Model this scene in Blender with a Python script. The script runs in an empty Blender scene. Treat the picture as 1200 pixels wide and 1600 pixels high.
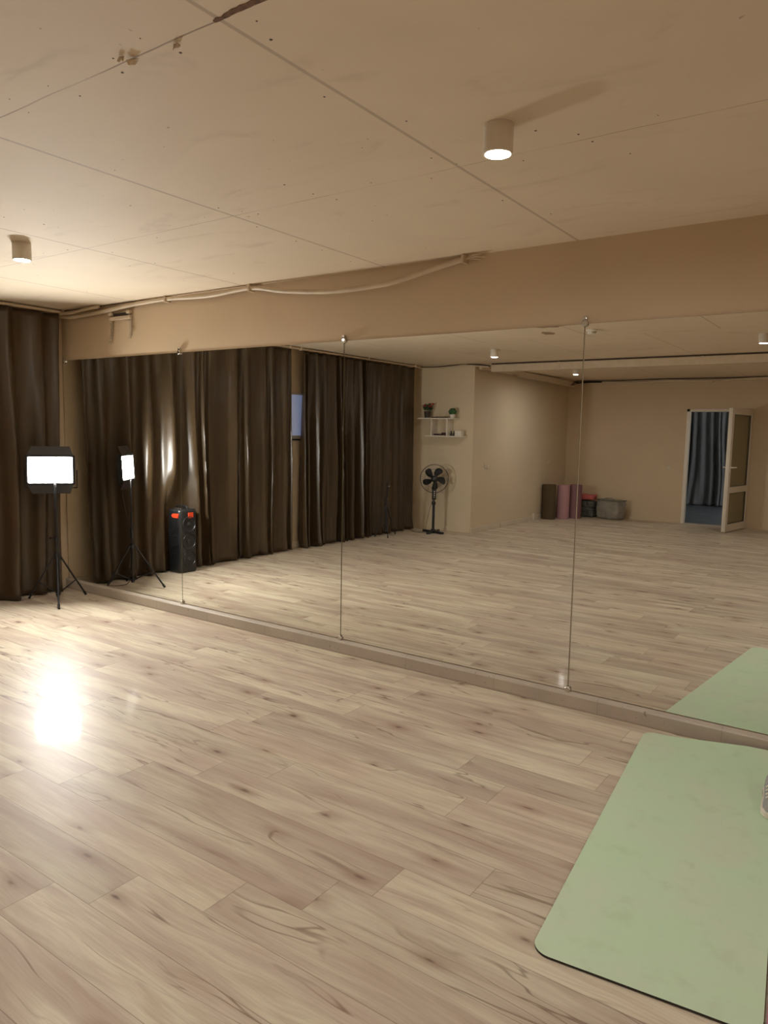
import bpy, bmesh, math, random
from mathutils import Vector, Matrix, noise
R = math.radians
PI = math.pi
sc = bpy.context.scene
col = sc.collection

# ------------------------------------------------------------------ camera
F_PX = 1145.51
YAW, PITCH, ROLL = 0.6129, 0.1091, 0.0187
CAM = Vector((0.0, -3.8263, 1.5))
cd = bpy.data.cameras.new('camera')
cam = bpy.data.objects.new('camera', cd); col.objects.link(cam)
cd.sensor_fit = 'HORIZONTAL'; cd.sensor_width = 36.0
cd.lens = F_PX / 1200.0 * 36.0
cd.clip_start = 0.02; cd.clip_end = 60
_f = Vector((-math.sin(YAW), math.cos(YAW), 0)); _r = Vector((math.cos(YAW), math.sin(YAW), 0)); _u = Vector((0, 0, 1))
_f2 = _f * math.cos(PITCH) - _u * math.sin(PITCH); _u2 = _u * math.cos(PITCH) + _f * math.sin(PITCH)
_r3 = _r * math.cos(ROLL) + _u2 * math.sin(ROLL); _u3 = _u2 * math.cos(ROLL) - _r * math.sin(ROLL)
m = Matrix((( _r3.x, _u3.x, -_f2.x, CAM.x), (_r3.y, _u3.y, -_f2.y, CAM.y), (_r3.z, _u3.z, -_f2.z, CAM.z), (0, 0, 0, 1)))
cam.matrix_world = m
sc.camera = cam

# ------------------------------------------------------------------ world, exposure
w = bpy.data.worlds.new('world'); sc.world = w; w.use_nodes = True
bgn = w.node_tree.nodes['Background']
bgn.inputs[0].default_value = (0.55, 0.65, 0.8, 1); bgn.inputs[1].default_value = 0.3
sc.view_settings.view_transform = 'Standard'
sc.view_settings.look = 'None'
sc.view_settings.gamma = 1.0
sc.view_settings.use_curve_mapping = False
sc.view_settings.exposure = 1.12
LED_POWER = 128.0          # radiance of the video light panel
SPOT_POWER = 370.0        # radiance of the ceiling spotlights' lenses
DAY_POWER = 1.9
SPOT_COL = (1.0, 0.98, 0.95)
LED_COL = (1.0, 0.98, 0.93)
cy = sc.cycles
cy.use_denoising = True
cy.max_bounces = 12; cy.diffuse_bounces = 6; cy.glossy_bounces = 8
cy.caustics_reflective = True; cy.blur_glossy = 1.0
cy.sample_clamp_indirect = 6.0

# ------------------------------------------------------------------ material helpers
class NT:
    def __init__(s, name):
        s.m = bpy.data.materials.new(name); s.m.use_nodes = True
        s.t = s.m.node_tree; s.b = s.t.nodes['Principled BSDF']
    def n(s, kind, **kw):
        x = s.t.nodes.new(kind)
        for k, v in kw.items():
            setattr(x, k, v)
        return x
    def l(s, a, b): s.t.links.new(a, b)
    def val(s, sock, v):
        if hasattr(v, 'default_value') or hasattr(v, 'is_output'): s.l(v, sock)
        else: sock.default_value = v
    def math(s, op, a, b=None, c=None, clamp=False):
        x = s.n('ShaderNodeMath', operation=op); x.use_clamp = clamp
        s.val(x.inputs[0], a)
        if b is not None: s.val(x.inputs[1], b)
        if c is not None: s.val(x.inputs[2], c)
        return x.outputs[0]
    def mix(s, f, a, b, mode='MIX'):
        x = s.n('ShaderNodeMix', data_type='RGBA', blend_type=mode)
        s.val(x.inputs[0], f)
        for i, v in ((6, a), (7, b)):
            if isinstance(v, tuple): x.inputs[i].default_value = (*v[:3], 1)
            else: s.l(v, x.inputs[i])
        return x.outputs[2]
    def ramp(s, f, lo, hi, a=0.0, b=1.0):
        x = s.n('ShaderNodeMapRange', interpolation_type='SMOOTHSTEP')
        s.val(x.inputs[0], f); x.inputs[1].default_value = lo; x.inputs[2].default_value = hi
        x.inputs[3].default_value = a; x.inputs[4].default_value = b
        return x.outputs[0]
    def noise(s, vec, scale, detail=3, rough=.5, dist=0.0, out=0):
        x = s.n('ShaderNodeTexNoise'); s.l(vec, x.inputs['Vector'])
        x.inputs['Scale'].default_value = scale; x.inputs['Detail'].default_value = detail
        x.inputs['Roughness'].default_value = rough; x.inputs['Distortion'].default_value = dist
        return x.outputs[out]
    def mapping(s, vec, scale=(1, 1, 1), loc=(0, 0, 0)):
        x = s.n('ShaderNodeMapping'); s.l(vec, x.inputs[0]); x.inputs['Scale'].default_value = scale; x.inputs['Location'].default_value = loc
        return x.outputs[0]
    def coord(s, k='Object'): return s.n('ShaderNodeTexCoord').outputs[k]
    def bump(s, h, strength=.2, dist=.01):
        x = s.n('ShaderNodeBump'); x.inputs['Strength'].default_value = strength; x.inputs['Distance'].default_value = dist
        s.l(h, x.inputs['Height']); s.l(x.outputs[0], s.b.inputs['Normal'])
    def set(s, col=None, rough=None, metal=None, **kw):
        if col is not None:
            if isinstance(col, tuple): s.b.inputs['Base Color'].default_value = (*col[:3], 1)
            else: s.l(col, s.b.inputs['Base Color'])
        if rough is not None: s.val(s.b.inputs['Roughness'], rough)
        if metal is not None: s.b.inputs['Metallic'].default_value = metal
        for k, v in kw.items(): s.b.inputs[k.replace('_', ' ')].default_value = v
        return s.m

def S(r, g, b):
    f = lambda c: c / 12.92 if c <= .04045 else ((c + .055) / 1.055) ** 2.4
    return (f(r / 255), f(g / 255), f(b / 255))

def mottled(name, c, var=.06, rough=.6, scale=6, bump=.0, bscale=60, metal=0.0, **kw):
    t = NT(name); co = t.coord()
    n = t.noise(co, scale, 4)
    dark = tuple(x * (1 - var) for x in c); light = tuple(min(1, x * (1 + var)) for x in c)
    t.set(t.mix(t.ramp(n, .3, .7), dark, light), rough, metal, **kw)
    if bump: t.bump(t.noise(co, bscale, 3), bump, .004)
    return t.m

def emit(name, c, s):
    t = NT(name)
    t.set((.8, .8, .8), .5)
    t.b.inputs['Emission Color'].default_value = (*c, 1); t.b.inputs['Emission Strength'].default_value = s
    return t.m

M = {}
# wall paint: warm beige, faint roller mottling and scuffs
def wall_mat(name, c, c2):
    t = NT(name); co = t.coord()
    n = t.noise(co, 1.3, 3, .55); n2 = t.noise(co, 22, 4, .6)
    a = t.mix(t.ramp(n, .3, .7), c, c2)
    a = t.mix(t.ramp(n2, .62, .75, 0, .10), a, tuple(x * .7 for x in c))
    t.set(a, .62); t.bump(t.noise(co, 120, 4), .12, .002)
    return t.m
M['wall'] = wall_mat('beige_wall_paint', S(206, 184, 154), S(201, 180, 150))
M['wall_b'] = wall_mat('cream_wall_paint', S(210, 192, 164), S(204, 187, 158))
M['side_wall'] = wall_mat('grey_green_wall_paint', S(168, 170, 162), S(160, 163, 156))
M['trimw'] = mottled('white_painted_trim', S(205, 190, 168), .05, .5, 4, .1)
M['kerb'] = None

def kerb_mat():
    t = NT('greige_kerb_tile'); co = t.coord()
    n = t.noise(co, 3, 4, .6); sp = t.noise(co, 45, 2, .5)
    c = t.mix(t.ramp(n, .3, .7), S(184, 171, 154), S(172, 160, 145))
    c = t.mix(t.ramp(sp, .70, .76, 0, .6), c, S(95, 75, 62))
    sx = t.n('ShaderNodeSeparateXYZ'); t.l(co, sx.inputs[0])
    j = t.math('PINGPONG', sx.outputs[0], .31)
    c = t.mix(t.ramp(j, .0, .0035, .35, 0), c, S(110, 92, 78))
    # darker tone on the lowest 1.5 cm
    g = t.ramp(t.math('ADD', sx.outputs[2], t.math('MULTIPLY', n, .03)), .012, .03, .5, 0)
    c = t.mix(g, c, S(120, 104, 90))
    t.set(c, .42); t.bump(n, .15, .004)
    return t.m
M['kerb'] = kerb_mat()

# laminate floor: each plank carries its own coordinates and random colour
def floor_mat():
    t = NT('pale_oak_laminate')
    uv = t.n('ShaderNodeUVMap', uv_map='plank').outputs[0]
    at = t.n('ShaderNodeAttribute', attribute_name='rnd')
    sx = t.n('ShaderNodeSeparateXYZ'); t.l(uv, sx.inputs[0])
    sr = t.n('ShaderNodeSeparateColor'); t.l(at.outputs['Color'], sr.inputs[0])
    u, v = sx.outputs[0], sx.outputs[1]
    r1, r2, r3 = sr.outputs[0], sr.outputs[1], sr.outputs[2]
    cb = t.n('ShaderNodeCombineXYZ')
    t.l(t.math('MULTIPLY_ADD', r1, 37.0, u), cb.inputs[0]); t.l(t.math('MULTIPLY_ADD', r2, 19.0, v), cb.inputs[1]); t.l(t.math('MULTIPLY', r3, 11.0), cb.inputs[2])
    P = cb.outputs[0]
    # warp so that the grain bends
    wn = t.noise(t.mapping(P, (1.4, 6, 1)), 1.0, 2, .5)
    wv = t.math('MULTIPLY', t.math('SUBTRACT', wn, .5), .09)
    cb2 = t.n('ShaderNodeCombineXYZ'); sp = t.n('ShaderNodeSeparateXYZ'); t.l(P, sp.inputs[0])
    t.l(sp.outputs[0], cb2.inputs[0]); t.l(t.math('ADD', sp.outputs[1], wv), cb2.inputs[1]); t.l(sp.outputs[2], cb2.inputs[2])
    Q = cb2.outputs[0]
    broad = t.noise(t.mapping(Q, (1.1, 8, 1)), 1.0, 4, .55, .4)
    fine = t.noise(t.mapping(Q, (5, 130, 1)), 1.0, 4, .6)
    mid = t.noise(t.mapping(Q, (2.2, 30, 1)), 1.0, 4, .6, .3)
    base = t.mix(t.ramp(broad, .36, .66), S(216, 207, 183), S(188, 171, 155))
    base = t.mix(t.ramp(mid, .45, .72, 0, .50), base, S(168, 146, 126))
    base = t.mix(t.ramp(fine, .35, .75, 0, .30), base, S(160, 138, 116))
    bl = t.noise(t.mapping(Q, (.9, 4.2, 1), (1, 9, 4)), 1.0, 3, .6, .8)
    base = t.mix(t.ramp(bl, .50, .68, 0, .40), base, S(164, 144, 126))
    # dark veins
    vn = t.noise(t.mapping(Q, (1.0, 9.5, 1), (3, 5, 2)), 1.0, 2, .5, .9)
    vein = t.ramp(t.math('ABSOLUTE', t.math('SUBTRACT', vn, .5)), 0.0, .022, 1, 0)
    vm = t.ramp(t.noise(t.mapping(P, (1.6, 5, 1), (7, 1, 3)), 1.0, 2), .46, .62)
    vein = t.math('MULTIPLY', vein, vm)
    base = t.mix(t.math('MULTIPLY', vein, .75), base, S(116, 92, 76))
    # knots
    vo = t.n('ShaderNodeTexVoronoi'); t.l(t.mapping(Q, (2.4, 6.2, 1)), vo.inputs['Vector']); vo.inputs['Scale'].default_value = 1.0
    vo.inputs['Randomness'].default_value = 1.0; vo.voronoi_dimensions = '2D'
    kc = t.n('ShaderNodeSeparateColor'); t.l(vo.outputs['Color'], kc.inputs[0])
    on = t.math('GREATER_THAN', kc.outputs[0], .62)
    kd = t.math('ADD', vo.outputs['Distance'], t.math('MULTIPLY', t.math('SUBTRACT', mid, .5), .22))
    k1 = t.math('MULTIPLY', t.ramp(kd, .02, .30, 1, 0), on)
    k2 = t.math('MULTIPLY', t.ramp(kd, .0, .075, 1, 0), on)
    base = t.mix(t.math('MULTIPLY', k1, .5), base, S(140, 108, 90))
    base = t.mix(t.math('MULTIPLY', k2, .75), base, S(82, 58, 46))
    # per-plank tone
    base = t.mix(t.math('MULTIPLY', r3, .28), base, S(182, 160, 142), 'MIX')
    tone = t.math('MULTIPLY_ADD', r2, .14, .93)
    vv = t.n('ShaderNodeVectorMath', operation='SCALE'); t.l(base, vv.inputs[0]); t.l(tone, vv.inputs['Scale'])
    base = vv.outputs[0]
    # plank edges
    ev = t.math('MINIMUM', v, t.math('SUBTRACT', .19, v))
    eu = t.math('MINIMUM', u, t.math('SUBTRACT', 1.36, u))
    e = t.math('MINIMUM', ev, eu)
    edge = t.ramp(e, .0, .0022, .6, 0)
    base = t.mix(edge, base, S(104, 84, 68))
    t.set(base, t.math('MULTIPLY_ADD', fine, .16, .34))
    t.b.inputs['Specular IOR Level'].default_value = .10
    t.b.inputs['Coat Weight'].default_value = .035; t.b.inputs['Coat Roughness'].default_value = .085
    h = t.math('SUBTRACT', t.math('MULTIPLY', fine, .25), t.math('MULTIPLY', t.ramp(e, 0, .003, 1, 0), 1.0))
    t.bump(h, .10, .002)
    return t.m
M['floor'] = floor_mat()

SEAM_X = [2.24, 1.0, -0.24, -1.481, -2.72, -3.939, -5.22]
def ceiling_mat():
    t = NT('plasterboard_ceiling'); co = t.coord()
    sx = t.n('ShaderNodeSeparateXYZ'); t.l(co, sx.inputs[0]); X, Y = sx.outputs[0], sx.outputs[1]
    n = t.noise(co, .7, 4, .6, .5); n2 = t.noise(t.mapping(co, (1.0, 2.6, 1)), 2.2, 4, .6, .8)
    c = t.mix(t.ramp(n, .3, .7), S(226, 210, 185), S(218, 202, 177))
    c = t.mix(t.ramp(n2, .56, .76, 0, .34), c, S(184, 164, 142))
    sp = t.noise(co, 34, 1, .5)
    c = t.mix(t.ramp(sp, .80, .82, 0, .5), c, S(130, 104, 80))
    wob = t.math('MULTIPLY', t.math('SUBTRACT', t.noise(co, 3.5, 3), .5), .012)
    wid = t.noise(co, 1.7, 2)
    total = None; dep = None
    def add(total, x): return x if total is None else t.math('MAXIMUM', total, x)
    front = t.math('GREATER_THAN', Y, -3.70); rear = t.math('LESS_THAN', Y, -3.70)
    for x0 in SEAM_X:                     # taped long joints (front rows)
        d = t.math('ABSOLUTE', t.math('SUBTRACT', X, x0))
        total = add(total, t.math('MULTIPLY', t.ramp(d, .005, .009, .40, 0), front))
    for x0 in (1.6, .36, -.9, -2.19, -3.4, -4.65):
        d = t.math('ABSOLUTE', t.math('SUBTRACT', X, x0))
        total = add(total, t.math('MULTIPLY', t.ramp(d, .004, .008, .35, 0), rear))
    for y0, k in ((-1.262, .45), (-2.474, .7), (-3.70, .5), (-6.2, .4)):
        d = t.math('ABSOLUTE', t.math('SUBTRACT', t.math('ADD', Y, wob), y0))
        ln = t.ramp(d, .0015, .004, k, 0)
        total = add(total, t.math('MULTIPLY', ln, t.ramp(wid, .36, .50, .35, 1.0)))
    c = t.mix(total, c, S(116, 84, 60))
    t.set(c, .7)
    t.bump(t.math('SUBTRACT', t.math('MULTIPLY', n2, .4), total), .25, .004)
    return t.m
M['ceil'] = ceiling_mat()
M['side_floor'] = mottled('blue_grey_laminate', S(118, 122, 130), .12, .35, 3)

def fabric(name, c, rough=.42, spec=.5, sheen=.3, var=.12, weave=350):
    t = NT(name); co = t.coord()
    n = t.noise(t.mapping(co, (1, 1, .25)), 5, 4, .6)
    t.set(t.mix(t.ramp(n, .3, .7), tuple(x * (1 - var) for x in c), tuple(x * (1 + var) for x in c)), rough)
    t.b.inputs['Specular IOR Level'].default_value = spec
    t.b.inputs['Sheen Weight'].default_value = sheen; t.b.inputs['Sheen Roughness'].default_value = .4
    t.bump(t.noise(t.mapping(co, (1, 1, .6)), weave * .12, 3, .6), .12, .004)
    return t.m
M['curtain'] = fabric('brown_satin_curtain', S(66, 51, 32), .35, .6, .0)
M['curtain_g'] = fabric('grey_curtain', S(128, 130, 132), .7, .3, .2)
M['bag_grey'] = fabric('grey_bag_cloth', S(140, 134, 122), .75, .3, .1)
M['bag_dark'] = fabric('dark_grey_green_bag_cloth', S(82, 84, 78), .7, .3, .1)
M['bag_pink'] = fabric('coral_pink_cloth', S(188, 98, 96), .8, .3, .1)

def mirror_mat():
    t = NT('silvered_mirror_glass')
    t.set((.83, .835, .80), 0.0, 1.0)
    return t.m
M['mirror'] = mirror_mat()
M['medge'] = mottled('green_glass_edge', (.16, .17, .11), .1, .25)
M['chrome'] = mottled('worn_chrome', (.62, .60, .56), .08, .22, 20, metal=1.0)
M['black'] = mottled('satin_black_metal', (.012, .012, .014), .2, .42, 10)
M['blackp'] = mottled('black_plastic', (.014, .014, .016), .2, .38, 12, .1, 300)
M['rubber'] = mottled('black_rubber', (.02, .02, .02), .1, .8, 12)
M['darkgrille'] = mottled('dark_speaker_mesh', (.02, .02, .022), .3, .6, 80, .3, 500)
M['orange'] = mottled('orange_red_plastic', S(225, 72, 40), .05, .35, 8)
M['whitep'] = mottled('white_plastic', S(222, 214, 200), .04, .4, 5)
M['pvc'] = mottled('white_pvc_profile', S(214, 204, 186), .04, .32, 4)
M['cream'] = mottled('cream_conduit_plastic', S(204, 186, 160), .06, .5, 9, .1)
M['cable'] = mottled('dark_cable', (.03, .022, .018), .2, .6, 30)
M['dark_brown'] = mottled('dark_brown_gap', (.085, .055, .035), .2, .8, 30)
M['led'] = emit('lit_led_panel', LED_COL, LED_POWER)
M['spot'] = emit('lit_spotlight_lens', SPOT_COL, SPOT_POWER)
M['day'] = emit('added_daylight_glow', (.97, .98, 1.0), DAY_POWER)
M['blind'] = emit('daylit_blue_blind', (.34, .46, .85), .12)
M['leaf'] = mottled('green_leaves', (.035, .10, .03), .4, .6, 60)
M['redleaf'] = mottled('dark_red_petals', (.30, .035, .035), .4, .6, 60)
M['pot_dark'] = mottled('dark_brown_pot', (.05, .035, .025), .2, .6, 20)
M['pink_roll'] = mottled('pink_foam', S(176, 132, 138), .05, .8, 6, .15, 200)
M['mauve_roll'] = mottled('mauve_foam', S(132, 94, 98), .05, .8, 6, .15, 200)
M['olive_roll'] = mottled('olive_brown_foam', S(84, 70, 46), .08, .8, 6, .15, 200)
M['pink_mat'] = mottled('pink_mat_rubber', S(190, 120, 140), .06, .7, 5, .15, 250)
M['under'] = mottled('dark_mat_underside', (.035, .03, .022), .2, .8, 20)

def green_mat():
    t = NT('mint_green_mat_surface'); co = t.coord()
    n = t.noise(co, 2.6, 4, .6, .6); n2 = t.noise(co, 9, 4, .65)
    c = t.mix(t.ramp(n, .3, .7), S(190, 216, 180), S(198, 212, 184))
    c = t.mix(t.ramp(n2, .52, .74, 0, .26), c, S(166, 180, 140))
    sc_ = t.noise(t.mapping(co, (14, 3, 1)), 2.2, 2, .5)
    c = t.mix(t.ramp(sc_, .70, .80, 0, .12), c, S(138, 148, 110))
    n3 = t.noise(co, 60, 2)
    c = t.mix(t.ramp(n3, .70, .78, 0, .25), c, S(205, 212, 178))
    t.set(c, .62); t.bump(t.noise(co, 260, 2), .12, .002)
    return t.m
M['mat'] = green_mat()

def frosted():
    t = NT('dusty_door_glass')
    t.set(S(172, 158, 116), .15); t.b.inputs['Transmission Weight'].default_value = .55; t.b.inputs['IOR'].default_value = 1.3
    return t.m
M['glass'] = frosted()

# ------------------------------------------------------------------ object helpers
def obj(name, bm, mat, parent=None, smooth=False, kind=None, loc=None):
    me = bpy.data.meshes.new(name)
    bmesh.ops.recalc_face_normals(bm, faces=bm.faces)
    bm.to_mesh(me); bm.free()
    if mat is not None:
        for mm in (mat if isinstance(mat, (list, tuple)) else [mat]): me.materials.append(mm)
    if smooth:
        for p in me.polygons: p.use_smooth = True
        try: me.set_sharp_from_angle(angle=R(38))
        except Exception: pass
    o = bpy.data.objects.new(name, me); col.objects.link(o)
    if parent is not None: o.parent = parent
    if kind: o['kind'] = kind
    if loc is not None: o.location = loc
    return o

def thing(name, label, cat, loc=(0, 0, 0), rz=0.0, group=None):
    o = bpy.data.objects.new(name, None); col.objects.link(o)
    o.empty_display_size = .1
    o.location = loc; o.rotation_euler = (0, 0, rz)
    tag(o, label, cat, group); return o

def tag(o, label, cat, group=None):
    o['label'] = label; o['category'] = cat
    if group: o['group'] = group
    return o

def copy_tree(o, parent=None):
    c = o.copy(); col.objects.link(c)
    if parent is not None: c.parent = parent
    for ch in [x for x in bpy.data.objects if x.parent == o]:
        copy_tree(ch, c)
    return c

def B(): return bmesh.new()

def box(bm, lo, hi, bevel=0.0, mat=0, M4=None, seg=2):
    lo, hi = Vector(lo), Vector(hi)
    c = (lo + hi) / 2; s = hi - lo
    T = Matrix.Translation(c) @ Matrix.Diagonal((s.x, s.y, s.z, 1))
    if M4 is not None: T = M4 @ T
    r = bmesh.ops.create_cube(bm, size=1.0, matrix=T)
    vs = r['verts']
    fs = set(f for v in vs for f in v.link_faces)
    if bevel > 0:
        es = list(set(e for v in vs for e in v.link_edges))
        b = bmesh.ops.bevel(bm, geom=es, offset=bevel, segments=seg, affect='EDGES', profile=.5)
        fs = set(b['faces']) | set(f for f in fs if f.is_valid)
        fs |= set(f for v in b['verts'] for f in v.link_faces)
    for f in fs:
        if f.is_valid: f.material_index = mat
    return bm

def tube(bm, pts, r, seg=12, cap=True, closed=False, radii=None):
    pts = [Vector(p) for p in pts]
    n = len(pts); rings = []
    prev = None
    for i, p in enumerate(pts):
        a = pts[(i - 1) % n] if (closed or i > 0) else p
        b = pts[(i + 1) % n] if (closed or i < n - 1) else p
        d = (b - a).normalized()
        if prev is None:
            up = Vector((0, 0, 1)) if abs(d.z) < .9 else Vector((1, 0, 0))
            x = d.cross(up).normalized()
        else:
            x = (prev - d * prev.dot(d)).normalized()
        prev = x
        y = d.cross(x)
        rr = radii[i] if radii else r
        rings.append([bm.verts.new(p + x * math.cos(2 * PI * k / seg) * rr + y * math.sin(2 * PI * k / seg) * rr) for k in range(seg)])
    rng = range(n) if closed else range(n - 1)
    for i in rng:
        A, C = rings[i], rings[(i + 1) % n]
        for k in range(seg):
            bm.faces.new((A[k], A[(k + 1) % seg], C[(k + 1) % seg], C[k]))
    if cap and not closed:
        bm.faces.new(rings[0]); bm.faces.new(list(reversed(rings[-1])))
    return bm

def lathe(bm, prof, seg=32, center=(0, 0, 0), M4=None, close=True):
    """prof: list of (r, z)"""
    rings = []
    c = Vector(center)
    for r, z in prof:
        if r < 1e-6:
            v = c + Vector((0, 0, z)); v = M4 @ v if M4 is not None else v
            rings.append([bm.verts.new(v)])
        else:
            ring = []
            for k in range(seg):
                a = 2 * PI * k / seg
                v = c + Vector((r * math.cos(a), r * math.sin(a), z)); v = M4 @ v if M4 is not None else v
                ring.append(bm.verts.new(v))
            rings.append(ring)
    for i in range(len(rings) - 1):
        A, C = rings[i], rings[i + 1]
        for k in range(seg):
            k2 = (k + 1) % seg
            if len(A) == 1 and len(C) > 1: bm.faces.new((A[0], C[k], C[k2]))
            elif len(C) == 1 and len(A) > 1: bm.faces.new((A[k], A[k2], C[0]))
            elif len(A) > 1: bm.faces.new((A[k], A[k2], C[k2], C[k]))
    return bm

def prism(bm, poly, z0, z1, mat=0, M4=None):
    """poly in xy, extruded in z"""
    f = lambda x, y, z: (M4 @ Vector((x, y, z))) if M4 is not None else Vector((x, y, z))
    a = [bm.verts.new(f(x, y, z0)) for x, y in poly]; b = [bm.verts.new(f(x, y, z1)) for x, y in poly]
    fs = [bm.faces.new(list(reversed(a))), bm.faces.new(b)]
    n = len(poly)
    for i in range(n): fs.append(bm.faces.new((a[i], a[(i + 1) % n], b[(i + 1) % n], b[i])))
    for q in fs: q.material_index = mat
    return fs

def smooth_curve(pts, n=8):
    """Catmull-Rom through pts"""
    P = [Vector(p) for p in pts]; out = []
    for i in range(len(P) - 1):
        p0 = P[max(i - 1, 0)]; p1 = P[i]; p2 = P[i + 1]; p3 = P[min(i + 2, len(P) - 1)]
        for k in range(n):
            t = k / n
            out.append(.5 * ((2 * p1) + (p2 - p0) * t + (2 * p0 - 5 * p1 + 4 * p2 - p3) * t * t + (3 * p1 - p0 - 3 * p2 + p3) * t ** 3))
    out.append(P[-1]); return out

# ------------------------------------------------------------------ dimensions (metres)
XL, XR = -6.294, 2.6          # left (curtained) wall, right wall
YB = -9.63                    # back wall
ZC = 2.518                    # ceiling
XP, YP = -5.247, -5.902       # boxed-out corner: its two faces
ZB, ZT = .095, 2.083          # mirror foot and top
JX = [XL + .02, -4.6645, -3.0316, -1.4182, .2, 1.82]

# ------------------------------------------------------------------ setting: floor
def build_floor():
    rnd = random.Random(11)
    bm = B(); uvl = bm.loops.layers.uv.new('plank'); cl = bm.loops.layers.float_color.new('rnd')
    special = {7: -2.14, 8: -1.042, 9: -1.296, 10: -1.432, 11: -1.672, 13: -2.18}
    L = 1.36
    k = -1
    while True:
        y1 = -.11 - .19 * k; y0 = y1 - .19
        if y1 < YB: break
        j = special.get(k, rnd.uniform(0, L))
        x = j - L * math.ceil((j - (XL - .1)) / L)
        while x < XR + .1:
            xa, xb = max(x, XL - .1), min(x + L, XR + .1)
            ya, yb = max(y0, YB - .16), min(y1, .02)
            if xb > xa and yb > ya:
                vs = [bm.verts.new(c) for c in ((xa, ya, 0), (xb, ya, 0), (xb, yb, 0), (xa, yb, 0))]
                f = bm.faces.new(vs); rc = (rnd.random(), rnd.random(), rnd.random(), 1)
                for lp in f.loops:
                    c = lp.vert.co
                    lp[uvl].uv = (c.x - x, c.y - y0); lp[cl] = rc
            x += L
        k += 1
    o = obj('floor', bm, M['floor'], kind='structure')
    return o
fl = build_floor()
bm = B(); box(bm, (XL - .1, YB - .15, -.12), (XR + .1, .1, -.004)); obj('floor_slab', bm, M['wall_b'], kind='structure')

# ceiling with joint seams, screw heads, the torn joint and stains
bm = B(); box(bm, (XL - .1, YB - .1, ZC), (XR + .1, .1, ZC + .08))
ceiling = obj('ceiling', bm, M['ceil'], kind='structure')
rnd = random.Random(5)
bm = B()
def dot(x, y, r):
    lathe(bm, [(0, ZC - .0012), (r * .8, ZC - .001), (r, ZC)], 8, (x, y, 0))
for y0 in (-1.262, -2.474):
    x = -6.0
    while x < 0:
        for s in (-1, 1):
            if rnd.random() < .55: dot(x + rnd.uniform(-.05, .05), y0 + s * rnd.uniform(.03, .07), rnd.uniform(.002, .0048))
        x += .24
for x0 in SEAM_X[3:]:
    y = -3.2
    while y < -.1:
        for s in (-1, 1):
            if rnd.random() < .35: dot(x0 + s * rnd.uniform(.03, .07), y + rnd.uniform(-.05, .05), rnd.uniform(.002, .005))
        y += .3
for _ in range(26): dot(rnd.uniform(-5.5, -.6), rnd.uniform(-2.6, -.2), rnd.uniform(.002, .005))
obj('screw_heads', bm, M['dark_brown'], ceiling)
# torn open joint
bm = B()
n = 26; pts = []
for i in range(n + 1):
    x = -1.50 + .40 * i / n
    pts.append((x, -2.474 + rnd.uniform(.000, .004)))
for i in range(n, -1, -1):
    x = -1.50 + .40 * i / n; wdt = .003 + .008 * min(1, i / 8)
    pts.append((x, -2.474 - wdt - rnd.uniform(0, .010)))
prism(bm, pts, ZC - .0015, ZC + .002)
obj('torn_joint', bm, mottled('torn_brown_board_edge', S(112, 82, 60), .3, .9, 60), ceiling)
def scrap(name, cx, cy, s, seed):
    r = random.Random(seed); b = B(); k = 9
    ring = [b.verts.new((cx + math.cos(2 * PI * i / k) * s * r.uniform(.35, 1.1), cy + math.sin(2 * PI * i / k) * s * r.uniform(.25, .6), ZC - r.uniform(.002, .018))) for i in range(k)]
    c = b.verts.new((cx, cy, ZC - .001))
    for i in range(k): b.faces.new((ring[i], ring[(i + 1) % k], c))
    o = obj(name, b, M['cream'], ceiling)
    sm = o.modifiers.new('th', 'SOLIDIFY'); sm.thickness = .001
for i, (x, y, s) in enumerate(((-1.83, -2.475, .028), (-1.66, -2.462, .018), (-1.85, -2.50, .014))): scrap('paper_scrap', x, y, s, i)
# peeled patch seen in the mirror
bm = B(); r = random.Random(3)
pts = [(-2.81 + math.cos(a) * .17 * r.uniform(.6, 1.1), -2.80 + math.sin(a) * .16 * r.uniform(.6, 1.1)) for a in [2 * PI * i / 14 for i in range(14)]]
prism(bm, pts, ZC - .002, ZC)
pts = [(-3.02 + math.cos(a) * .07 * r.uniform(.6, 1.1), -3.30 + math.sin(a) * .12 * r.uniform(.6, 1.1)) for a in [2 * PI * i / 10 for i in range(10)]]
prism(bm, pts, ZC - .002, ZC)
obj('peeled_patch', bm, mottled('stained_plaster', S(150, 126, 98), .1, .8, 20), ceiling)

# ------------------------------------------------------------------ walls
def wall(name, lo, hi, mat='wall'):
    b = B(); box(b, lo, hi); return obj(name, b, M[mat], kind='structure')
wall('wall_mirror_side', (XL - .1, .006, 0), (XR + .1, .12, ZC))
wall('wall_right', (XR, YB - .1, 0), (XR + .1, .02, ZC), 'wall')
DX0, DX1, DZ = -3.10, -2.07, 1.985
bm = B()
box(bm, (XL - .1, YB - .15, 0), (DX0, YB, ZC)); box(bm, (DX1, YB - .15, 0), (XR + .1, YB, ZC)); box(bm, (DX0, YB - .15, DZ), (DX1, YB, ZC))
obj('wall_back', bm, M['wall'], kind='structure')
wall('wall_boxed_corner', (XL - .05, YB - .05, 0), (XP, YP, ZC), 'wall_b')
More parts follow.
